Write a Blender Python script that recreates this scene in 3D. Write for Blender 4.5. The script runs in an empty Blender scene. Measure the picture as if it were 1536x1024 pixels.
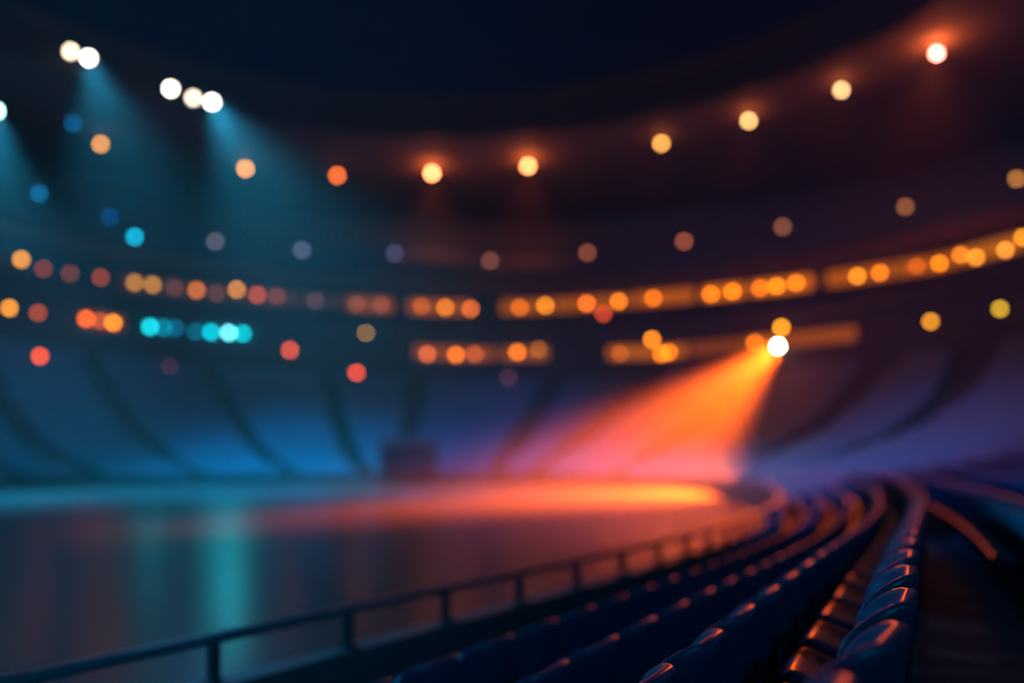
import bpy, bmesh, math, random
from mathutils import Vector, Matrix
random.seed(7)
S = bpy.context.scene
COL = S.collection
PI = math.pi
F = 1100.0            # focal length in pixels of the 1536x1024 frame
HZ = 690.0            # picture row of the horizon
# the origin is the photographer's eye, Y looks into the arena, Z is up

# ------------------------------------------------------------------ helpers
def lin(c):
    return tuple(((v/255.0)/12.92 if v/255.0 <= 0.04045 else ((v/255.0+0.055)/1.055)**2.4) for v in c)

def link(o, parent=None):
    COL.objects.link(o)
    if parent is not None:
        o.parent = parent
    return o

def mesh_obj(name, verts, faces, mat, parent=None, smooth=False, mats=None, fmat=None):
    me = bpy.data.meshes.new(name)
    me.from_pydata([tuple(v) for v in verts], [], faces)
    for m in (mats or [mat]):
        me.materials.append(m)
    if fmat:
        me.polygons.foreach_set('material_index', fmat)
    if smooth:
        me.polygons.foreach_set('use_smooth', [True]*len(me.polygons))
    me.update()
    return link(bpy.data.objects.new(name, me), parent)

class MB:
    def __init__(s):
        s.v, s.f = [], []
    def add(s, vs, fs):
        b = len(s.v)
        s.v += [Vector(v) for v in vs]
        s.f += [tuple(i+b for i in f) for f in fs]
        return s
    def frame(s, o, ax, ay, az, lx, ly, lz, ch=0.0):
        """a box (edges chamfered by ch) centred at o along the unit axes"""
        o = Vector(o); hx, hy, hz = lx/2, ly/2, lz/2
        if ch <= 0:
            P = [o+ax*(hx*i)+ay*(hy*j)+az*(hz*k) for k in (-1, 1) for j in (-1, 1) for i in (-1, 1)]
            return s.add(P, [(0,2,3,1),(4,5,7,6),(0,1,5,4),(2,6,7,3),(0,4,6,2),(1,3,7,5)])
        rings = []
        for (k, inset) in ((-1, ch), (-1+ch/hz, 0), (1-ch/hz, 0), (1, ch)):
            a, b = hx-inset, hy-inset
            ring = [(-a+ch,-b),(a-ch,-b),(a,-b+ch),(a,b-ch),(a-ch,b),(-a+ch,b),(-a,b-ch),(-a,-b+ch)]
            rings.append([o+ax*x+ay*y+az*(hz*k) for x, y in ring])
        vs = [p for r in rings for p in r]; n = 8
        fs = [tuple(reversed(range(n))), tuple(range(3*n, 4*n))]
        for r in range(3):
            for i in range(n):
                j = (i+1) % n
                fs.append((r*n+i, r*n+j, (r+1)*n+j, (r+1)*n+i))
        return s.add(vs, fs)
    def box(s, c, sx, sy, sz, ch=0.0):
        return s.frame(c, Vector((1,0,0)), Vector((0,1,0)), Vector((0,0,1)), sx, sy, sz, ch)
    def tube(s, p, q, r, n=10, r2=None):
        p, q = Vector(p), Vector(q); d = (q-p).normalized()
        u = d.orthogonal().normalized(); w = d.cross(u)
        r2 = r if r2 is None else r2
        vs = [p+(u*math.cos(2*PI*i/n)+w*math.sin(2*PI*i/n))*r for i in range(n)]
        vs += [q+(u*math.cos(2*PI*i/n)+w*math.sin(2*PI*i/n))*r2 for i in range(n)]
        fs = [(i, (i+1) % n, n+(i+1) % n, n+i) for i in range(n)]
        fs += [tuple(reversed(range(n))), tuple(range(n, 2*n))]
        return s.add(vs, fs)
    def lathe(s, prof, n=16):
        """profile of (radius, height) about local +Y"""
        vs, fs = [], []
        for r, h in prof:
            for i in range(n):
                a = 2*PI*i/n
                vs.append((r*math.cos(a), h, r*math.sin(a)))
        for k in range(len(prof)-1):
            for i in range(n):
                j = (i+1) % n
                fs.append((k*n+i, (k+1)*n+i, (k+1)*n+j, k*n+j))
        fs.append(tuple(range(n))); fs.append(tuple(reversed(range((len(prof)-1)*n, len(prof)*n))))
        return s.add(vs, fs)
    def build(s, name, mat, parent=None, smooth=False):
        return mesh_obj(name, s.v, s.f, mat, parent, smooth)

def empty(name, loc, rz=0.0, rot=None):
    o = bpy.data.objects.new(name, None); COL.objects.link(o)
    o.location = loc
    o.rotation_euler = rot if rot is not None else (0, 0, rz)
    o.empty_display_size = 0.1
    return o

def tag(o, label, cat, group=None, kind=None):
    o['label'] = label; o['category'] = cat
    if group: o['group'] = group
    if kind: o['kind'] = kind
    return o

def structure(o):
    o['kind'] = 'structure'
    return o

def dup(root):
    r = root.copy(); COL.objects.link(r)
    for ch in list(root.children):
        c = ch.copy(); COL.objects.link(c); c.parent = r
        for g in list(ch.children):
            d = g.copy(); COL.objects.link(d); d.parent = c
    return r

ORD = ['zeroth','first','second','third','fourth','fifth','sixth','seventh','eighth','ninth','tenth','eleventh','twelfth','thirteenth','fourteenth','fifteenth','sixteenth','seventeenth','eighteenth','nineteenth']
def ordinal(n):
    if n < 20: return ORD[n]
    tens = {2:'twenty',3:'thirty',4:'forty',5:'fifty',6:'sixty',7:'seventy',8:'eighty',9:'ninety'}[n//10]
    if n % 10 == 0: return tens[:-1]+'ieth'
    return tens+'-'+ORD[n % 10]

# ------------------------------------------------------------------ materials
def mat(name, base, rough=0.5, spec=0.5, metal=0.0, noise=0.0, nscale=6.0, rnoise=0.0, bump=0.0, coat=0.0):
    m = bpy.data.materials.new(name); m.use_nodes = True
    nt = m.node_tree; b = nt.nodes['Principled BSDF']
    b.inputs['Base Color'].default_value = (*base, 1)
    b.inputs['Roughness'].default_value = rough
    b.inputs['Metallic'].default_value = metal
    b.inputs['Specular IOR Level'].default_value = spec
    if coat:
        b.inputs['Coat Weight'].default_value = coat; b.inputs['Coat Roughness'].default_value = 0.12
    if noise or rnoise or bump:
        tc = nt.nodes.new('ShaderNodeTexCoord'); n = nt.nodes.new('ShaderNodeTexNoise')
        n.inputs['Scale'].default_value = nscale; n.inputs['Detail'].default_value = 5
        nt.links.new(tc.outputs['Object'], n.inputs['Vector'])
        if noise:
            r = nt.nodes.new('ShaderNodeMapRange')
            r.inputs['To Min'].default_value = 1-noise; r.inputs['To Max'].default_value = 1+noise
            nt.links.new(n.outputs['Fac'], r.inputs['Value'])
            mx = nt.nodes.new('ShaderNodeVectorMath'); mx.operation = 'SCALE'
            mx.inputs[0].default_value = base
            nt.links.new(r.outputs['Result'], mx.inputs['Scale'])
            nt.links.new(mx.outputs['Vector'], b.inputs['Base Color'])
        if rnoise:
            r2 = nt.nodes.new('ShaderNodeMapRange')
            r2.inputs['To Min'].default_value = max(0.02, rough-rnoise); r2.inputs['To Max'].default_value = rough+rnoise
            nt.links.new(n.outputs['Fac'], r2.inputs['Value'])
            nt.links.new(r2.outputs['Result'], b.inputs['Roughness'])
        if bump:
            bp = nt.nodes.new('ShaderNodeBump'); bp.inputs['Strength'].default_value = bump; bp.inputs['Distance'].default_value = 0.01
            nt.links.new(n.outputs['Fac'], bp.inputs['Height'])
            nt.links.new(bp.outputs['Normal'], b.inputs['Normal'])
    return m

_em = {}
def emit(rgb, strength):
    key = (tuple(rgb), round(strength, 3))
    if key in _em: return _em[key]
    m = bpy.data.materials.new('lamp_glow'); m.use_nodes = True
    nt = m.node_tree; nt.nodes.clear()
    e = nt.nodes.new('ShaderNodeEmission'); o = nt.nodes.new('ShaderNodeOutputMaterial')
    e.inputs['Color'].default_value = (*rgb, 1); e.inputs['Strength'].default_value = strength
    nt.links.new(e.outputs[0], o.inputs['Surface'])
    m.cycles.emission_sampling = 'NONE'
    _em[key] = m
    return m

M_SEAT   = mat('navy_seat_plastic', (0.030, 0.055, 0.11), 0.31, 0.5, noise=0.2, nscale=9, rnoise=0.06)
M_FSEAT  = mat('lit_seat_plastic', (0.16, 0.26, 0.42), 0.55, 0.4, noise=0.15, nscale=0.6)  # distant copy of the seat plastic, blue light put into its paler colour
M_IRON   = mat('black_painted_steel', (0.018, 0.02, 0.024), 0.45, 0.5, noise=0.2)
M_RAIL   = mat('painted_rail_steel', (0.05, 0.055, 0.07), 0.30, 0.6, noise=0.15, rnoise=0.05)
M_CONC   = mat('dark_concrete', (0.045, 0.047, 0.055), 0.6, 0.4, noise=0.35, nscale=2.5, rnoise=0.1, bump=0.15)
M_STAIR  = mat('bare_concrete_stair', (0.15, 0.085, 0.07), 0.8, 0.3, noise=0.25)
M_LEDGE  = mat('lit_ledge_concrete', (0.16, 0.15, 0.15), 0.4, 0.5, noise=0.15)  # concrete parapet top, made paler for the light falling on it
M_STRIP  = mat('worn_nosing_strip', (0.20, 0.17, 0.16), 0.4, 0.5, noise=0.3)
M_FIELD  = mat('polished_arena_floor', (0.052, 0.055, 0.058), 0.25, 0.8, noise=0.35, nscale=0.12, rnoise=0.05)
M_FASC   = mat('dark_fascia_panel', (0.05, 0.055, 0.075), 0.6, 0.4, noise=0.2)
M_BAND   = mat('brown_fascia_band', (0.16, 0.11, 0.10), 0.6, 0.3, noise=0.1)
M_ROOF   = mat('roof_decking', (0.22, 0.20, 0.22), 0.8, 0.2, noise=0.2, nscale=0.3)
M_BOX    = mat('dark_red_booth_cladding', (0.05, 0.02, 0.026), 0.6, 0.3, noise=0.2)
M_HOUSE  = mat('lamp_housing_metal', (0.03, 0.03, 0.033), 0.5, 0.5)

# ------------------------------------------------------------------ plan curves
RAIL_CTRL = [(-7.3,-3.6),(-4.4,0.4),(-1.63,4.19),(0.1,6.55),(1.95,9.06),(5.3,15.2),(8.2,22.7),(10.6,31),(12.3,40),(13.0,49.5),
             (10.8,57),(4,62.5),(-6,65),(-19,64.5),(-30,60.5),(-38.5,53),(-44,42),(-46,28),(-43,11),(-36,-2),(-25,-9.5),(-14,-8.6)]
def catmull(P, n=24):
    out = []
    N = len(P)
    for i in range(N):
        p0, p1, p2, p3 = (Vector(P[(i+k) % N]) for k in (-1, 0, 1, 2))
        # centripetal parameters keep the curve from overshooting
        t0 = 0.0; t1 = t0+(p1-p0).length**0.5; t2 = t1+(p2-p1).length**0.5; t3 = t2+(p3-p2).length**0.5
        for k in range(n):
            t = t1+(t2-t1)*k/n
            A1 = p0*((t1-t)/(t1-t0))+p1*((t-t0)/(t1-t0)); A2 = p1*((t2-t)/(t2-t1))+p2*((t-t1)/(t2-t1)); A3 = p2*((t3-t)/(t3-t2))+p3*((t-t2)/(t3-t2))
            B1 = A1*((t2-t)/(t2-t0))+A2*((t-t0)/(t2-t0)); B2 = A2*((t3-t)/(t3-t1))+A3*((t-t1)/(t3-t1))
            out.append(B1*((t2-t)/(t2-t1))+B2*((t-t1)/(t2-t1)))
    return out
_raw = catmull(RAIL_CTRL)
def resample(P, step):
    L = [0.0]
    for i in range(len(P)):
        L.append(L[-1]+(P[(i+1) % len(P)]-P[i]).length)
    n = int(round(L[-1]/step)); out = []; j = 0
    for k in range(n):
        s = L[-1]*k/n
        while L[j+1] < s: j += 1
        f = (s-L[j])/(L[j+1]-L[j])
        out.append(P[j]*(1-f)+P[(j+1) % len(P)]*f)
    return out, L[-1]
R, RLEN = resample(_raw, 0.5)
NR = len(R); DS = RLEN/NR
for _ in range(30):                                    # soften the curve's corners
    R = [(R[i-1]+R[i]*2+R[(i+1) % NR])/4 for i in range(NR)]
NRM = []
for i in range(NR):
    d = (R[(i+1) % NR]-R[i-1]).normalized()
    NRM.append(Vector((d.y, -d.x)))                    # outward (the curve runs counter-clockwise seen from above)
CEN = Vector((0.0, 43.5))
class Ell:
    def __init__(s, cx, cy, a, b, bn=None):
        s.c = Vector((cx, cy)); s.a = a; s.b = b; s.bn = bn or b
    def pt(s, ang, grow=0.0):
        sy = math.sin(ang)
        return Vector((s.c.x+(s.a+grow)*math.cos(ang), s.c.y+((s.b if sy >= 0 else s.bn)+grow)*sy))
    def inside(s, p):
        x = (p.x-s.c.x)/s.a; y = (p.y-s.c.y)/(s.b if p.y >= s.c.y else s.bn)
        return x*x+y*y < 1
    def hit(s, o, d):
        """last point along o + t d still inside"""
        lo, hi = 0.0, 260.0
        t = 0.0; last = 0.0
        while t < 200:
            if s.inside(o+d*t): last = t
            t += 0.5
        lo, hi = last, last+0.5
        for _ in range(24):
            m = (lo+hi)/2
            if s.inside(o+d*m): lo = m
            else: hi = m
        return o+d*lo
E1 = Ell(0, 43.5, 42.5, 42.5, 75)       # suite ring above the lower stand
E2 = Ell(-2, 44, 51, 45, 80)            # upper gallery ring
EU = Ell(-2, 44, 78, 70, 105)           # top of the upper stand
ER = Ell(-8, 43, 48, 43, 70)            # inner edge of the roof
EX = Ell(-6, 44, 92, 80, 118)           # outer edge of the roof
DIRV, OUT = [], []
for i in range(NR):
    p = R[i]
    w = min(1, max(0, (46-p.y)/20)); w = w*w*(3-2*w)
    if p.x < -20 and p.y > 0: w *= 0.0
    d = (NRM[i]*w+(p-CEN).normalized()*(1-w)).normalized()
    DIRV.append(d); OUT.append(E1.hit(p, d))
for _ in range(12):
    OUT = [(OUT[i-1]+OUT[i]*2+OUT[(i+1) % NR])/4 for i in range(NR)]
NROW = 36
def zrow(f): return -1.22+10.82*(0.4*f+0.6*f*f)
# the front rows close up as they run on round the bend
TAPER = []
for i in range(NR):
    p = R[i]
    y = p.y if p.x > -8 else (60 if p.y > 0 else -20)
    w = min(1, max(0, (y-3.8)/9.5)); w = (w+w*(2-w))/2
    TAPER.append(1-0.315*w)
def tier(i, f):
    """plan point on the raked part: f = 0 at the walkway, 1 under the suites"""
    k = int(math.floor(i)); u = i-k
    def one(j):
        j %= NR
        b = R[j]+DIRV[j]*(0.2+4.42*TAPER[j])
        return b+(OUT[j]-b)*f
    return one(k)*(1-u)+one(k+1)*u
def off(i, d):
    k = int(math.floor(i)); u = i-k
    a, b = k % NR, (k+1) % NR
    da = d if d <= 0.2 else 0.2+(d-0.2)*TAPER[a]
    db = d if d <= 0.2 else 0.2+(d-0.2)*TAPER[b]
    return (R[a]+DIRV[a]*da)*(1-u)+(R[b]+DIRV[b]*db)*u
def proj(p):
    return (768+F*p.x/p.y, HZ-F*p.z/p.y) if p.y > 0.3 else (None, None)
def ray(px, py): return Vector(((px-768)/F, 1.0, (HZ-py)/F))
def wall_at(E, px, py):
    """where the sight line of a picture point meets a ring wall"""
    r = ray(px, py); o = Vector((0, 0)); d = Vector((r.x, r.y))
    q = E.hit(o+d*20, d.normalized())
    return Vector((q.x, q.y, r.z*q.y))
def loop_strip(name, rings, material, closed_profile=False, mats=None, fm=None, smooth=False):
    """rings: list of closed point loops with equal counts, lofted"""
    n = len(rings[0]); vs = [p for r in rings for p in r]; fs = []; fmat = []
    K = len(rings)
    for k in range(K if closed_profile else K-1):
        k2 = (k+1) % K
        for i in range(n):
            j = (i+1) % n
            fs.append((k*n+i, k2*n+i, k2*n+j, k*n+j)); fmat.append(fm(k) if fm else 0)
    return mesh_obj(name, vs, fs, material, None, smooth, mats, fmat if fm else None)
def v3(p, z): return Vector((p.x, p.y, z))

# ------------------------------------------------------------------ the setting
ZF = -2.05
me_v = [v3(R[i]+DIRV[i]*0.1, ZF) for i in range(NR)]
structure(mesh_obj('floor', me_v, [tuple(range(NR))], M_FIELD))
# parapet round the field, its ledge and its back
def ring_off(d, z): return [v3(off(i, d), z) for i in range(NR)]
structure(loop_strip('wall_parapet', [ring_off(0.0, ZF-0.3), ring_off(0.0, -1.23), ring_off(0.16, -1.23), ring_off(0.16, -1.95)], M_CONC,
                     mats=[M_CONC, M_LEDGE], fm=lambda k: 1 if k == 1 else 0))
# treads of the first four rows and the walkway behind them
steps = [(0.14, -1.86), (1.46, -1.86), (1.46, -1.70), (2.28, -1.70), (2.28, -1.44), (3.01, -1.44), (3.01, -1.22), (4.62, -1.22)]
structure(loop_strip('floor_front_rows', [ring_off(d, z) for d, z in steps], M_CONC))
rings = []
z = -1.22
for k in range(NROW):
    zk = zrow((k+1)/NROW)
    rings.append([v3(tier(i, k/NROW), z) for i in range(NR)])
    rings.append([v3(tier(i, k/NROW), zk) for i in range(NR)])
    z = zk
rings.append([v3(tier(i, 1.0), z) for i in range(NR)])
structure(loop_strip('floor_raked_stand', rings, M_CONC))
# pale worn strips across the walkway
st = MB()
for k in range(0, 60):
    i = 18+k*1.75
    a, b = off(i, 3.56), off(i, 4.0); t = (off(i+.2, 4)-off(i, 4)).normalized()
    m = (a+b)/2; ax = Vector(((b-a).normalized().x, (b-a).normalized().y, 0)); ay = Vector((t.x, t.y, 0))
    st.frame((m.x, m.y, -1.216), ax, ay, Vector((0,0,1)), (b-a).length, 0.09, 0.012)
structure(st.build('trim_walkway', M_STRIP))

NA = 200
def ell(E, z, grow=0.0): return [v3(E.pt(2*PI*i/NA, grow), z) for i in range(NA)]
Z1 = zrow(1.0)
structure(loop_strip('wall_suites', [ell(E1, Z1-0.4), ell(E1, 14.4)], M_FASC))
structure(loop_strip('ceiling_suites', [ell(E1, 14.3, -0.9), ell(E1, 15.3, -1.1), ell(E1, 15.4, -0.6), ell(E2, 15.5, 0.4), ell(E2, 14.4, 0.3), ell(E1, 14.3, -0.9)], M_FASC))
structure(loop_strip('wall_gallery', [ell(E2, 15.4), ell(E2, 20.4)], M_FASC))
structure(loop_strip('trim_gallery', [ell(E2, 20.3, 0.1), ell(E2, 20.3, -1.0), ell(E2, 21.7, -1.0), ell(E2, 21.7, 0.2)], M_BAND))
NU = 22
rings = []
for k in range(NU):
    f = k/NU; z0 = 21.2+15.5*f; z1 = 21.2+15.5*(k+1)/NU
    pts = [(E2.pt(2*PI*i/NA)*(1-f)+EU.pt(2*PI*i/NA)*f) for i in range(NA)]
    rings.append([v3(p, z0) for p in pts]); rings.append([v3(p, z1) for p in pts])
rings.append([v3(EU.pt(2*PI*i/NA), 36.7) for i in range(NA)])
structure(loop_strip('floor_upper_stand', rings, M_FASC))
structure(loop_strip('wall_back', [ell(EU, 36.0, 0.5), ell(EX, 39.0, -1)], M_FASC))
structure(loop_strip('ceiling', [ell(ER, 38.0), ell(ER, 38.0, 9), ell(EX, 39.5), ell(EX, 44.0), ell(ER, 42.6, 2)], M_ROOF))
structure(loop_strip('trim_roof', [ell(ER, 37.9, 0.4), ell(ER, 37.9, -0.3), ell(ER, 41.6, -0.3), ell(ER, 41.9, -0.7), ell(ER, 42.7, -0.7), ell(ER, 42.7, 2.2)], M_FASC))

# ------------------------------------------------------------------ railing
PX_POSTS = []
rail = empty('handrail', (R[24].x, R[24].y, -1.23))
tag(rail, 'dark steel handrail on short posts curving along the parapet in front of the seats', 'railing')
ro = Vector((rail.location.x, rail.location.y, rail.location.z))
prof = []
for k in range(12):                                    # flattened, rounded bar
    a = 2*PI*k/12
    prof.append((0.045*math.copysign(abs(math.cos(a))**0.6, math.cos(a)), 0.03*math.copysign(abs(math.sin(a))**0.6, math.sin(a))))
nv = []
for i in range(NR):
    for (a, b) in prof:
        p = off(i, 0.08+a); nv.append(Vector((p.x, p.y, -0.98+b))-ro)
nf = []
for i in range(NR):
    for k in range(12):
        nf.append((i*12+k, ((i+1) % NR)*12+k, ((i+1) % NR)*12+(k+1) % 12, i*12+(k+1) % 12))
mesh_obj('top_rail', nv, nf, M_RAIL, rail, True)
# index of the rail sample nearest a plan point
def near_idx(p): return min(range(NR), key=lambda i: (R[i]-p).length)
i0 = near_idx(Vector((-1.63, 4.19)))
post_mb = MB().box((0, 0, 0.0), 0.055, 0.075, 0.24, 0.008).box((0, 0, -0.109), 0.10, 0.12, 0.012)
post0 = post_mb.build('post', M_IRON, rail)
far = MB(); npost = int(RLEN/0.96)
for k in range(-4, npost-4):
    i = i0+k*RLEN/npost/DS
    p = off(i, 0.08); t = off(i+.3, 0.08)-off(i-.3, 0.08); ang = math.atan2(t.y, t.x)
    loc = Vector((p.x, p.y, -1.115))-ro
    if k < 90:
        o = post0 if k == -4 else link(post0.copy(), rail)
        o.location = loc; o.rotation_euler = (0, 0, ang)
    else:
        ax = Vector((math.cos(ang), math.sin(ang), 0)); ay = Vector((-ax.y, ax.x, 0))
        far.frame(loc, ax, ay, Vector((0,0,1)), 0.055, 0.075, 0.24)
fo = far.build('post', M_IRON, rail); fo['kind'] = 'stuff'

# ------------------------------------------------------------------ seats
def rr_outline(w, h, r, n=7):
    pts = []
    for (cx, cy, a0) in ((w/2-r, h/2-r, 0), (-w/2+r, h/2-r, 90), (-w/2+r, -h/2+r, 180), (w/2-r, -h/2+r, 270)):
        for k in range(n):
            a = math.radians(a0+90*k/(n-1)); pts.append((cx+r*math.cos(a), cy+r*math.sin(a)))
    return pts
def shell(w, h, r, t, warp):
    """a padded rounded slab: outline in (u, v), thickness t, warp(u, v, side offset) -> 3D"""
    ol = rr_outline(w, h, r); n = len(ol)
    lv = [(0.0, 0), (0.4, .5), (0.75, .5), (0.92, .5), (0.98, 0.40), (1.0, 0.16)]
    vs, fs = [], []
    def ring(s, off_):
        b = len(vs)
        for (x, y) in ol:
            vs.append(warp(x*s, y*s, off_*t))
        return b
    front = [ring(s, o) for s, o in lv[1:]]
    back = [ring(s, -o) for s, o in lv[1:]]
    cf = len(vs); vs.append(warp(0, 0, .5*t)); cb = len(vs); vs.append(warp(0, 0, -.5*t))
    for i in range(n):
        j = (i+1) % n
        fs.append((cf, front[0]+i, front[0]+j)); fs.append((cb, back[0]+j, back[0]+i))
        for k in range(len(front)-1):
            fs.append((front[k]+i, front[k+1]+i, front[k+1]+j, front[k]+j))
            fs.append((back[k]+j, back[k+1]+j, back[k+1]+i, back[k]+i))
        fs.append((front[-1]+i, back[-1]+i, back[-1]+j, front[-1]+j))
    return vs, fs
# local frame of a seat: origin on the tread under the backrest, +Y towards the arena, X along the row
def warp_back(u, v, o):
    z = 0.60+v
    wing = 0.13*(abs(u)/0.235)**2.4
    y = -0.02+wing-0.16*(z-0.60)-0.10*max(0, z-0.72)
    return Vector((u*(1-0.05*(abs(u)/0.235)**3), y+o, z))
def warp_pan(u, v, o):
    y = 0.175+v
    zz = 0.430+0.062*(v/0.165)+0.03*(abs(u)/0.22)**2.5-0.035*max(0, (v-0.10)/0.065)**2
    return Vector((u, y, zz+o))
def make_seat():
    t = empty('stadium_chair', (0, 0, 0))
    vs, fs = shell(0.465, 0.52, 0.125, 0.042, warp_back)
    mesh_obj('backrest', vs, fs, M_SEAT, t, True)
    vs, fs = shell(0.38, 0.33, 0.07, 0.075, warp_pan)
    mesh_obj('seat', vs, fs, M_SEAT, t, True)
    lg = MB().box((0, 0.10, 0.20), 0.06, 0.07, 0.40, 0.01).box((0, 0.12, 0.008), 0.12, 0.18, 0.016, 0.004)
    lg.frame((0, 0.20, 0.385), Vector((1,0,0)), Vector((0,1,0)), Vector((0,0,1)), 0.05, 0.30, 0.035, 0.006)
    lg.build('leg', M_IRON, t)
    for sx in (-1, 1):
        b = MB(); x = 0.17*sx
        b.frame((x, -0.035, 0.47), Vector((1,0,0)), Vector((0,1,0)), Vector((0,0,1)), 0.03, 0.03, 0.22, 0.006)
        b.frame((x, 0.06, 0.385), Vector((1,0,0)), Vector((0,1,0)), Vector((0,0,1)), 0.03, 0.22, 0.03, 0.006)
        b.build('side_bracket', M_IRON, t)
    return t
proto = make_seat(); proto_used = False
LOW_V = [(-.22,.05,.40),(.22,.05,.40),(.22,.0,.84),(-.22,.0,.84),(-.22,-.05,.40),(.22,-.05,.40),(.22,-.1,.84),(-.22,-.1,.84),
         (-.21,.0,.40),(.21,.0,.40),(.21,.42,.43),(-.21,.42,.43),(-.21,.0,.45),(.21,.0,.45),(.21,.42,.48),(-.21,.42,.48)]
LOW_F = [(0,1,2,3),(5,4,7,6),(3,2,6,7),(0,3,7,4),(1,5,6,2),(8,11,10,9),(12,13,14,15),(11,15,14,10),(8,12,15,11),(9,10,14,13)]
ROWS = [(1.30, -1.86), (2.15, -1.70), (2.88, -1.44), (3.47, -1.22), (4.46, -1.22)]
def row_point(j, i):
    """plan point and tread height of row j (0-based) at rail sample i"""
    if j < 5: return off(i, ROWS[j][0]), ROWS[j][1]
    k = j-5
    return tier(i, (k+0.86)/NROW), zrow((k+1)/NROW)
def aisle_at(p):
    return None
# aisles: picture column where each stair leaves the suites
AISLES = []
for pt, pb in ((-170, 30), (-60, 140), (112, 292), (292, 430), (478, 545), (622, 615), (838, 740), (985, 803), (1160, 915), (1335, 1050), (1450, 1160)):
    q = wall_at(E1, pt, 560); q = Vector((q.x, q.y))
    it = min(range(NR), key=lambda i: (OUT[i]-q).length if R[i].y > 20 else 1e9)
    ib = min(range(NR), key=lambda i: abs(768+F*off(i, 1).x/off(i, 1).y-pb) if R[i].y > 44 else 1e9)
    AISLES.append((ib, it))
def aisle_gap(j, i):
    """metres along the rail from row position to the closest stair"""
    f = 0.0 if j < 5 else min(1.0, (j-5+0.86)/NROW)
    return min(abs(((i-(b+(t-b)*f)+NR/2) % NR)-NR/2)*DS for b, t in AISLES)
cands = []
for j in range(0, 16):
    i = near_idx(Vector((-14, -8.6))) % NR
    i = i-NR if i > NR/2 else i
    i += 0.37*j
    n = 0
    p, zz = row_point(j, i)
    run = 0.0
    while run < 95:
        # walk half a metre along this row
        a, _ = row_point(j, i); b, _ = row_point(j, i+0.2)
        i += 0.2*(0.505 if j < 4 else 0.56)/max(1e-3, (b-a).length)
        run += 0.505
        if i > NR+30: break
        p, zz = row_point(j, i)
        q, _ = row_point(j, i+0.15)
        m = row_point(j, i-0.15)[0]
        t = (q-m).normalized()
        if aisle_gap(j, i) < 0.9: continue
        top = Vector((p.x, p.y, zz+0.85))
        x, y = proj(top)
        if x is None or not (-25 < x < 1570) or y > 1075: continue
        cands.append((Vector((p.x, p.y, zz)).length, j, i, p, zz, math.atan2(t.y, t.x)))
cands.sort(key=lambda c: c[0])
# the largest 300 of those that show
take = [c for c in cands if c[1] < 9][:300]
ROWNAME = ['front row behind the railing', 'second row behind the railing', 'third row behind the railing',
           'fourth row, bordering the walkway', 'first row uphill of the walkway', 'second row uphill of the walkway',
           'third row uphill of the walkway', 'fourth row uphill of the walkway', 'fifth row uphill of the walkway']
byrow = {}
for c in take: byrow.setdefault(c[1], []).append(c)
taken = set()
for j in sorted(byrow):
    lst = sorted(byrow[j], key=lambda c: c[2])
    for n, c in enumerate(lst):
        _, _, i, p, zz, ang = c
        if not proto_used:
            o = proto; proto_used = True
        else:
            o = dup(proto)
        o.location = (p.x, p.y, zz); o.rotation_euler = (0, 0, ang)
        o.rotation_euler.z += random.uniform(-.012, .012)
        if n < 24:
            lab = 'dark plastic seat, %s from the camera end of the %s' % (ordinal(n+1), ROWNAME[j])
        else:
            lab = 'blurred dark seat at the far bend of the %s' % ROWNAME[j]
        tag(o, lab, 'stadium seat', 'seats in the '+ROWNAME[j])
        taken.add((j, round(i, 2)))
# the remaining seats of the bowl, far off and out of focus
sv, sf = [], []
def low_seat(p, zz, ang):
    c, s = math.cos(ang), math.sin(ang); b = len(sv)
    for x, y, z_ in LOW_V: sv.append((p.x+x*c-y*s, p.y+x*s+y*c, zz+z_))
    for f in LOW_F: sf.append(tuple(k+b for k in f))
for c in cands:
    if (c[1], round(c[2], 2)) not in taken and c[1] < 16: low_seat(c[3], c[4], c[5])
for j in list(range(0, 5))+list(range(5, 39)):
    i = 0.0
    while i < NR:
        a, zz = row_point(j, i); b, _ = row_point(j, i+1.0)
        step = 0.55/max(0.05, (b-a).length); i += step
        near_done = (j < 16 and (i < near_idx(Vector((13, 49.5)))-1))
        if near_done or a.y < 12 and a.x < 10: continue
        if aisle_gap(j, i) < 0.8: continue
        t = (b-a); low_seat(a, zz, math.atan2(t.y, t.x))
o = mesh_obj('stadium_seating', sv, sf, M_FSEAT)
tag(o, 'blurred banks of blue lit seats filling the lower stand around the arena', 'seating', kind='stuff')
uv_, uf_ = sv, sf
sv, sf = [], []
for k in range(NU):
    f = (k+0.55)/NU; zz = 21.2+15.5*(k+1)/NU-0.0
    n = 360
    for m in range(n):
        a0 = 2*PI*m/n
        if math.sin(a0) < -0.1: continue
        p = E2.pt(a0)*(1-f)+EU.pt(a0)*f
        q = E2.pt(a0+.005)*(1-f)+EU.pt(a0+.005)*f; t = q-p
        low_seat(p, zz, math.atan2(t.y, t.x))
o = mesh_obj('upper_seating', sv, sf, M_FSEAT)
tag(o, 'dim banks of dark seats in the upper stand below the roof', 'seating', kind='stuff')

# radial stairs of the lower stand
for ab, at in AISLES:
    m = MB()
    for k in range(NROW):
        p = tier(ab+(at-ab)*(k+.5)/NROW, (k+.5)/NROW)
        d = (tier(at, 1.0)-tier(ab, 0.0)); L = d.length/NROW; d.normalize()
        ax = Vector((-d.y, d.x, 0)); ay = Vector((d.x, d.y, 0))
        z1 = zrow((k+1)/NROW)
        m.frame((p.x, p.y, z1-0.02), ax, ay, Vector((0,0,1)), 1.5, L*1.0, 0.16)
        e = p-d*(L*0.5)
        m.frame((e.x+d.x*0.15, e.y+d.y*0.15, z1-0.10), ax, ay, Vector((0,0,1)), 1.5, 0.3, 0.16)
    structure(m.build('floor_aisle', M_STAIR))

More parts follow.
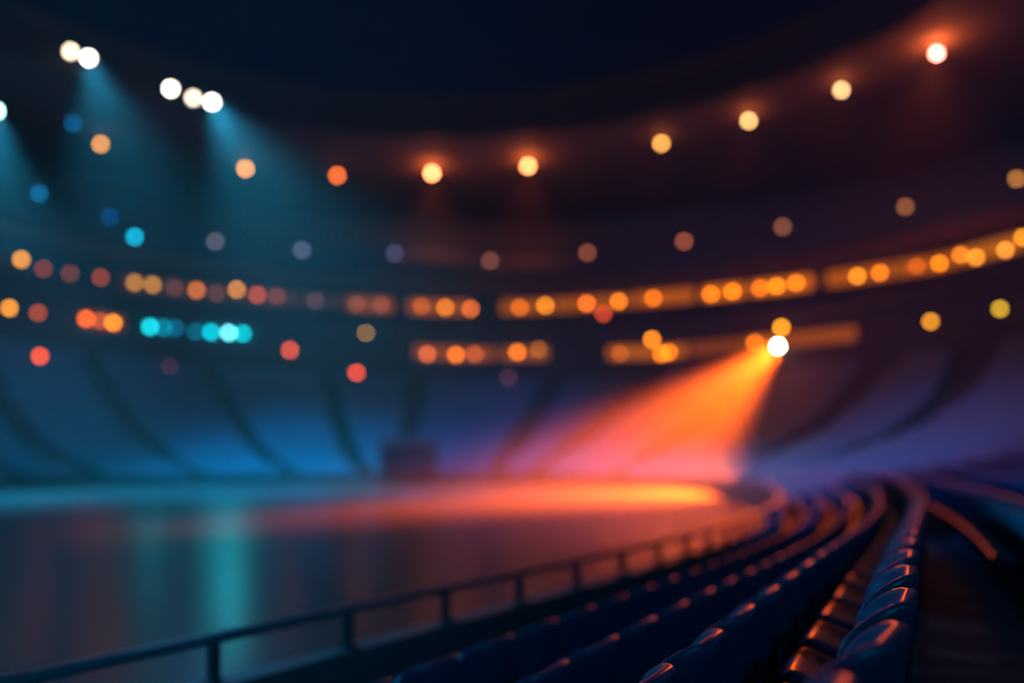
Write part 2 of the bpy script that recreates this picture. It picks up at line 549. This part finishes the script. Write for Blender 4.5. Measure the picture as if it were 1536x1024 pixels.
# ------------------------------------------------------------------ booth on the far edge of the field
q = wall_at(E1, 612, 600); d = ray(612, 700)
Yb = 62.0; bc = Vector((d.x*Yb, Yb, ZF))
bo = empty('commentary_booth', bc, 0.05)
bo.rotation_euler.z = 0.2
tag(bo, 'dark red boxy booth with flat roof at the far edge of the field', 'booth')
MB().box((0, 0, 1.55), 4.6, 2.2, 3.1, 0.05).build('body', M_BOX, bo)
MB().box((0, -1.13, 2.0), 4.0, 0.06, 0.9, 0.02).build('front_window', mat('dark_booth_glass', (0.02, 0.015, 0.02), 0.15, 0.5), bo)
MB().box((0, 0, 3.55), 5.1, 2.8, 0.75, 0.08).build('roof', mat('dull_mauve_roof_panel', (0.22, 0.14, 0.20), 0.7, 0.2), bo)
MB().box((0, -1.3, 0.3), 4.9, 0.5, 0.6, 0.03).build('plinth', M_BOX, bo)

# ------------------------------------------------------------------ lamps
LENS_K = 15.0
def lamp_parts(root, r, depth, em, yoke=True):
    """local +Y is the beam direction"""
    MB().lathe([(r*0.35, -depth), (r*0.8, -depth*0.9), (r*1.05, -depth*0.25), (r*1.12, 0.0), (r*1.02, 0.0)], 18).build('housing', M_HOUSE, root, True)
    MB().lathe([(r, 0.002), (r*0.92, r*0.22), (r*0.7, r*0.42), (r*0.35, r*0.56), (0.02, r*0.6)], 18).build('lens', em, root, True)
    if yoke:
        y = MB()
        for s in (-1, 1): y.box((s*r*1.2, -depth*0.4, r*0.45), 0.05, 0.08, r*1.3, 0.01)
        y.box((0, -depth*0.4, r*1.1), r*2.5, 0.10, 0.06, 0.01)
        y.tube((0, -depth*0.4, r*1.1), (0, -depth*0.9, r*1.6), 0.04)
        y.build('bracket', M_HOUSE, root)
def lamp(p, rgb, label, group, pxr=3.7, gain=1.0, aim=None, name='stadium_lamp', cat='lamp', k=None):
    r = pxr*p.y/F
    tgt = aim or Vector((0, 0, 0))
    d = (tgt-p).normalized()
    root = empty(name, p, rot=d.to_track_quat('Y', 'Z').to_euler())
    lr = tuple(v**1.12 for v in lin(rgb)); mx = max(lin(rgb))
    lr = tuple(v*mx/max(lr) for v in lr)
    blur = 28.0*(1-2.15/p.y); ratio = (2*pxr/blur)**2
    lamp_parts(root, r, r*1.3, emit(tuple(v/mx for v in lr), mx*gain/ratio))
    tag(root, label, cat, group)
    return root
def colour_word(c):
    r, g, b = c
    if b > r: return 'cyan' if max(c) > 150 else ('teal' if g > 80 else 'dim blue')
    if r > 245 and g > 215: return 'white'
    if max(c) < 100: return 'faint mauve'
    if max(c) < 145: return 'dim brownish'
    if g < 0.42*r: return 'red-orange'
    if g > 0.62*r: return 'amber'
    return 'orange'
EYE = Vector((0, 0, 0))
# white floodlights on the roof edge
flood = [(106,77,(250,228,195),1.6),(133,87,(255,250,235),3.0),(256,133,(255,248,225),2.6),(290,147,(250,232,205),1.4),(318,153,(255,250,235),3.0),(-6,166,(190,255,240),3.0)]
fl_lab = ['cream floodlight at the top left on the roof edge, left half of the pair','brightest white floodlight of the top left pair on the roof edge',
          'white floodlight at the upper end of the bank of three','cream floodlight in the middle of the bank of three','white floodlight at the lower end of the bank of three',
          'pale green-white floodlight cut by the left border of the photo']
ERI = Ell(-8, 43, 46.9, 41.9, 70)
FLP = []
for (x, y, c, g), lab in zip(flood, fl_lab):
    p = wall_at(ERI, x, y); FLP.append(p)
    lamp(p, c, lab, 'white floodlights', gain=g, name='floodlight', cat='floodlight', pxr=4.2)
# warm lamps under the roof
roofl = [(151,216,(230,155,70),1.0),(368,253,(250,175,85),1.05),(506,263,(255,125,50),1.0),(648,260,(255,158,105),3.0),(792,249,(255,155,98),2.8),
         (992,215,(255,180,90),1.15),(1123,181,(255,200,130),1.2),(1262,135,(255,205,145),1.2),(1405,80,(255,150,135),4.0)]
RFP = []
for n, (x, y, c, g) in enumerate(roofl):
    r = ray(x, y); p = r*(37.3/r.z); RFP.append(p)
    lamp(p, c, '%s round lamp hung under the roof, %s from the left of its row' % (colour_word(c), ordinal(n+1)), 'lamps under the roof', gain=g)
# lamps on the upper gallery wall
E2I = Ell(-2, 44, 50.3, 44.3, 80)
gal = [(32,389,(225,150,40)),(65,403,(110,45,20)),(105,410,(95,42,25)),(151,416,(130,55,25)),(202,424,(170,115,40)),(229,427,(170,120,50)),
       (262,432,(80,45,40)),(295,435,(190,105,35)),(325,440,(75,45,38)),(355,434,(200,130,50)),(386,442,(165,72,40)),(415,444,(100,48,35)),(473,451,(70,48,55)),
       (535,456,(105,55,30)),(572,457,(110,58,30)),(632,459,(160,80,20)),(668,461,(220,125,30)),(706,463,(215,110,45)),(780,461,(205,105,20)),(818,458,(235,145,35)),
       (880,455,(250,125,40)),(905,470,(190,70,40)),(928,452,(245,140,30)),(980,447,(230,120,20)),(1066,441,(255,135,10)),(1099,437,(255,140,10)),(1140,432,(235,120,15)),
       (1165,429,(250,150,20)),(1194,424,(245,135,25)),(1286,414,(245,150,40)),(1320,409,(230,130,30)),(1375,399,(170,80,20)),(1409,395,(245,140,25)),(1441,382,(225,130,35)),
       (1464,386,(240,150,50)),(1508,375,(235,150,60)),(1534,356,(240,150,40))]
for n, (x, y, c) in enumerate(gal):
    lamp(wall_at(E2I, x, y), c, '%s lamp on the upper gallery wall, %s from the left' % (colour_word(c), ordinal(n+1)), 'lamps on the upper gallery')
# lamps on the suite wall below
E1I = Ell(0, 43.5, 41.8, 41.8, 75)
low = [(14,462,(240,155,40),1),(57,469,(150,65,25),1),(60,534,(240,90,25),1),(129,478,(255,110,15),1),(150,481,(170,75,30),1),(170,484,(255,150,20),1.1),(225,490,(30,210,220),1),(245,491,(8,110,130),1),
       (254,549,(62,25,40),1),(264,492,(0,80,110),1),(293,497,(0,85,105),1),(317,498,(10,190,205),1),(343,499,(125,228,243),1.2),(364,500,(10,190,200),1),(435,525,(215,85,40),1),(535,559,(240,90,45),1),(549,497,(205,158,90),1),
       (641,531,(205,100,50),1),(684,532,(250,130,25),1),(712,531,(170,80,30),1),(763,567,(80,40,55),1),(776,528,(250,130,30),1),(808,524,(140,80,30),1),(930,530,(150,75,20),1),(978,509,(255,150,30),1.1),
       (992,531,(255,140,20),1),(1003,528,(250,135,20),1),(1132,514,(240,120,15),1),(1167,519,(255,252,235),4.5),(1172,491,(255,165,30),1.2),(1396,482,(225,150,40),1),(1500,463,(200,160,40),1)]
order = sorted(range(len(low)), key=lambda k: low[k][0])
LP = {}
for n, k in enumerate(order):
    x, y, c, g = low[k]
    p = wall_at(E1I, x, y); LP[(x, y)] = p
    lab = '%s lamp on the suite wall above the lower stand, %s from the left' % (colour_word(c), ordinal(n+1))
    if x == 1167: lab = 'brightest lamp of the suite wall, white hot, at the head of the orange beam'
    lamp(p, c, lab, 'lamps on the suite wall', gain=g)
# lamps on poles in the upper stand
upl = [(59,290,(10,90,130)),(110,185,(0,75,115)),(165,325,(0,50,98)),(202,355,(20,170,200)),(323,362,(80,75,85)),(453,375,(75,80,100)),(592,380,(60,60,85)),(735,391,(110,65,55)),(881,379,(125,70,50)),
       (1026,362,(140,75,50)),(1174,340,(120,75,55)),(1358,310,(130,80,50)),(1525,268,(160,105,50))]
def tier_z(p):
    lo, hi = 0.0, 1.0
    for _ in range(30):
        m = (lo+hi)/2
        E = Ell(-2, 44, 51+27*m, 45+25*m, 80+25*m)
        if E.inside(Vector((p.x, p.y))): hi = m
        else: lo = m
    return 21.2+15.5*lo
for n, (x, y, c) in enumerate(upl):
    r = ray(x, y); best = None
    t = 60.0
    while t < 130:
        p = r*t
        if not E2.inside(Vector((p.x, p.y))) and p.z-tier_z(p) < 2.6: best = p; break
        t += 0.25
    lab = '%s lamp on a pole in the upper stand, %s from the left' % (colour_word(c), ordinal(n+1))
    if best is None or best.z > 37 or x == 110:
        p = r*(37.3/r.z)
        lamp(p, c, 'dim blue lamp hung under the roof below the top left floodlights', 'lamps in the upper stand')
        continue
    root = lamp(best, c, lab, 'lamps in the upper stand', name='pole_lamp')
    zt = tier_z(best)
    rootm = Matrix.LocRotScale(root.location, root.rotation_euler, None).inverted()
    a = rootm @ (best+Vector((0, 0.45, -0.1))); b = rootm @ Vector((best.x, best.y+0.45, zt))
    MB().tube(a, b, 0.07).build('pole', M_HOUSE, root)

# lit windows of the gallery and the suites
def window_band(idx, E, x0, x1, yfun, h, rgb, strength):
    """lit panes in a frame on the ring wall between two picture columns"""
    n = max(3, int((x1-x0)/14)); top, bot, vs, fs = [], [], [], []
    a = wall_at(E, x0, yfun(x0)); b = wall_at(E, x1, yfun(x1)); zc = None
    pts = [wall_at(E, x0+(x1-x0)*k/n, yfun(x0+(x1-x0)*k/n)) for k in range(n+1)]
    zc = sum(p.z for p in pts)/len(pts)
    root = empty('window_%d' % idx, (pts[0].x, pts[0].y, zc)); structure(root)
    ro_ = Vector(root.location)
    pane_v, pane_f = [], []
    fr = MB()
    for k in range(n):
        p, q = pts[k], pts[k+1]
        t = Vector((q.x-p.x, q.y-p.y, 0)); L = t.length; t.normalize(); nn = Vector((t.y, -t.x, 0))
        c = Vector(((p.x+q.x)/2, (p.y+q.y)/2, (p.z+q.z)/2))-ro_
        b0 = len(pane_v)
        for (s, zz) in ((-1,-1),(1,-1),(1,1),(-1,1)):
            pane_v.append(c+t*(s*(L/2-0.05))+Vector((0,0,zz*(h/2)))+nn*0.04)
        pane_f.append((b0,b0+1,b0+2,b0+3))
        fr.frame(c+t*(L/2), t, nn, Vector((0,0,1)), 0.10, 0.16, h+0.16)
        for zz in (-1, 1): fr.frame(c+Vector((0,0,zz*(h/2+0.04))), t, nn, Vector((0,0,1)), L, 0.16, 0.09)
    fr.build('frame', M_HOUSE, root)
    lr = lin(rgb); mx = max(lr)
    mesh_obj('pane', pane_v, pane_f, emit(tuple(v/mx for v in lr), mx*strength*0.64), root)
def interp(tab):
    def f(x):
        for (a, ya), (b, yb) in zip(tab, tab[1:]):
            if x <= b: return ya+(yb-ya)*(x-a)/(b-a)
        return tab[-1][1]
    return f
ygal = interp([(0,390),(100,409),(215,426),(295,436),(385,444),(550,457),(690,462),(800,460),(925,452),(1075,439),(1185,427),(1300,411),(1410,394),(1540,360)])
ysui = interp([(0,460),(130,479),(225,490),(343,499),(500,518),(690,531),(775,530),(1000,528),(1130,515),(1280,500),(1400,482)])
wi = 1
for (x0, x1, c, s) in [(8,30,(90,45,10),.5),(180,345,(110,60,40),.5),(350,440,(110,60,40),.6),(440,515,(80,45,45),.7),(522,590,(170,80,25),1),(613,705,(200,95,20),1),(752,830,(205,100,15),1.1),(832,945,(205,100,15),1.1),
                       (950,1042,(215,100,10),1.3),(1054,1117,(235,115,10),1.6),(1126,1220,(235,110,10),1.6),(1240,1340,(215,100,10),1.3),(1344,1440,(215,100,10),1.2),(1444,1536,(220,115,20),1.3)]:
    window_band(wi, Ell(-2, 44, 50.85, 44.85, 80), x0, x1, ygal, 1.5, c, s); wi += 1
for (x0, x1, c, s) in [(120,185,(170,70,15),.7),(212,262,(5,110,125),.8),(300,378,(5,120,135),.8),(622,742,(190,90,25),1.0),(752,822,(200,100,25),1),(912,1030,(215,105,10),1.3),(1036,1120,(170,75,15),1),(1122,1176,(230,110,10),1.2),(1180,1285,(190,85,15),1.2)]:
    window_band(wi, Ell(0, 43.5, 42.35, 42.35, 75), x0, x1, ysui, 1.3, c, s); wi += 1

# ------------------------------------------------------------------ lights
def spot(loc, tgt, rgb, power, size_deg, blend=0.6, radius=0.5):
    l = bpy.data.lights.new('spot_light', 'SPOT'); l.color = rgb; l.energy = power
    l.spot_size = math.radians(size_deg); l.spot_blend = blend; l.shadow_soft_size = radius
    o = bpy.data.objects.new('spot_light', l); COL.objects.link(o)
    o.location = loc
    o.rotation_euler = (Vector(tgt)-Vector(loc)).to_track_quat('-Z', 'Y').to_euler()
    return o
def point(loc, rgb, power, radius=0.4):
    l = bpy.data.lights.new('point_light', 'POINT'); l.color = rgb; l.energy = power; l.shadow_soft_size = radius
    o = bpy.data.objects.new('point_light', l); COL.objects.link(o); o.location = loc
    return o
def front(p, d=0.9):
    return p+(EYE-p).normalized()*d
OR = (1.0, 0.105, 0.004)
TEAL = (0.02, 0.42, 0.75)
BLUE = (0.02, 0.16, 0.62)
main = front(LP[(1167, 519)], 1.2)
spot(main, (7.0, 45.2, ZF), OR, 8500000, 20.4, 1.0, 0.5)
spot(main+Vector((-.3,0,.2)), (2, 53.5, ZF), OR, 3600000, 15, 1.0, 0.5)
spot(main, (0, 3, -1), OR, 9500, 18, 1.0, 0.5)
spot(main, (8, 44, ZF), OR, 1500, 150, 1.0, 0.5)
for n, pw in ((3, 13000), (4, 12000), (5, 1500), (6, 3000), (7, 2500), (8, 13000)):
    p = RFP[n]
    spot(front(p, 0.9), p+Vector((-p.x*.12, -4, -20)), (1.0, 0.13, 0.02), pw, 76, 1.0, 0.4)
    point(front(p, 0.9), (1.0, 0.15, 0.02), pw*0.045, 0.4)
for p, t, pw in ((FLP[1], (-26, 60, 6), 170000), (FLP[4], (-12, 62, 6), 270000), (FLP[5], (-36, 50, 0), 200000)):
    spot(front(p, 1.2), t, TEAL, pw, 50, 1.0, 0.5)
spot(front(FLP[4], 1.2), (1, 2, -1), (0.02, 0.35, 0.9), 9000, 16, 1.0, 0.5)
spot((-37, 14, 13), (1.5, 4.5, -1), (0.0, 0.30, 0.75), 42000, 15, 1.0, 0.5)  # unseen lamp added on the left for blue rims on the near seats
# coloured lamps of the suite wall shine on the floor
def down(key, rgb, pw):
    p = front(LP[key], 1.0)
    spot(p, (p.x/p.y*33, 33, ZF), rgb, pw, 17, 1.0, 0.5)
for key, pw in (((225,490), 600), ((317,498), 400), ((343,499), 1100), ((364,500), 300)):
    down(key, (0.0, 0.6, 0.75), pw)
for key, pw in (((129,478), 130), ((150,481), 130), ((57,469), 25)):
    down(key, (1.0, 0.06, 0.05), pw)
# unseen blue spots added behind the eye to light far stands and near seats
for (x, y, z_), t, c, pw, sz in (((-30, -8, 13), (-20, 66, -9), (0.0, 0.24, 0.46), 560000, 26), ((15, -24, 13), (2, 68, -9), (0.01, 0.13, 0.60), 240000, 26), ((-25, -14, 13), (32, 55, -6), (0.0, 0.15, 0.45), 230000, 19),
                                 ((15, -24, 13), (-42, 58, -8), (0.0, 0.22, 0.38), 260000, 27), ((18, -18, 22), (2, 4, -1), (0.0, 0.20, 0.5), 12000, 40)):
    spot((x, y, z_), t, c, pw, sz, 1.0, 1.0)
for t, pw in (((36, 76, 27), 36000), ((-4, 96, 27), 30000)):
    spot((0, -28, 14), t, (0.0, 0.13, 0.40), pw, 34, 1.0, 1.0)  # further unseen spots, added to tint the upper stand blue
# night sky
W = bpy.data.worlds.new('night_sky'); S.world = W; W.use_nodes = True
W.node_tree.nodes['Background'].inputs['Color'].default_value = (0.0002, 0.0009, 0.0068, 1)
W.node_tree.nodes['Background'].inputs['Strength'].default_value = 1.0

# ------------------------------------------------------------------ haze hanging in the bowl
hz = bpy.data.materials.new('thin_haze'); hz.use_nodes = True
nt = hz.node_tree; nt.nodes.clear()
vsn = nt.nodes.new('ShaderNodeVolumeScatter'); o_ = nt.nodes.new('ShaderNodeOutputMaterial')
vsn.inputs['Density'].default_value = 0.0014; vsn.inputs['Anisotropy'].default_value = 0.15
nt.links.new(vsn.outputs[0], o_.inputs['Volume'])
h = MB().box((0, 50, 20), 190, 160, 46).build('haze', hz)
tag(h, 'thin haze filling the arena and catching the coloured beams', 'haze', kind='stuff')

# ------------------------------------------------------------------ camera and view
cam = bpy.data.cameras.new('camera'); co = bpy.data.objects.new('camera', cam); COL.objects.link(co)
co.location = (0, 0, 0); co.rotation_euler = (PI/2, 0, 0)
cam.sensor_width = 36.0; cam.sensor_fit = 'HORIZONTAL'
cam.lens = 36.0*F/1536
cam.shift_y = (HZ-512)/1536.0
cam.clip_start = 0.05; cam.clip_end = 600
cam.dof.use_dof = True; cam.dof.focus_distance = 2.15
A = 28.0/F*2.15
cam.dof.aperture_fstop = cam.lens/1000/A
cam.dof.aperture_blades = 0
S.camera = co
S.view_settings.view_transform = 'Standard'; S.view_settings.look = 'None'
S.view_settings.exposure = 0.0; S.view_settings.gamma = 1.0; S.view_settings.use_curve_mapping = False
cy = S.cycles
cy.use_adaptive_sampling = False
cy.use_denoising = True
cy.max_bounces = 4; cy.diffuse_bounces = 2; cy.glossy_bounces = 2; cy.volume_bounces = 0; cy.transmission_bounces = 2
cy.sample_clamp_indirect = 4.0
cy.caustics_reflective = False; cy.caustics_refractive = False
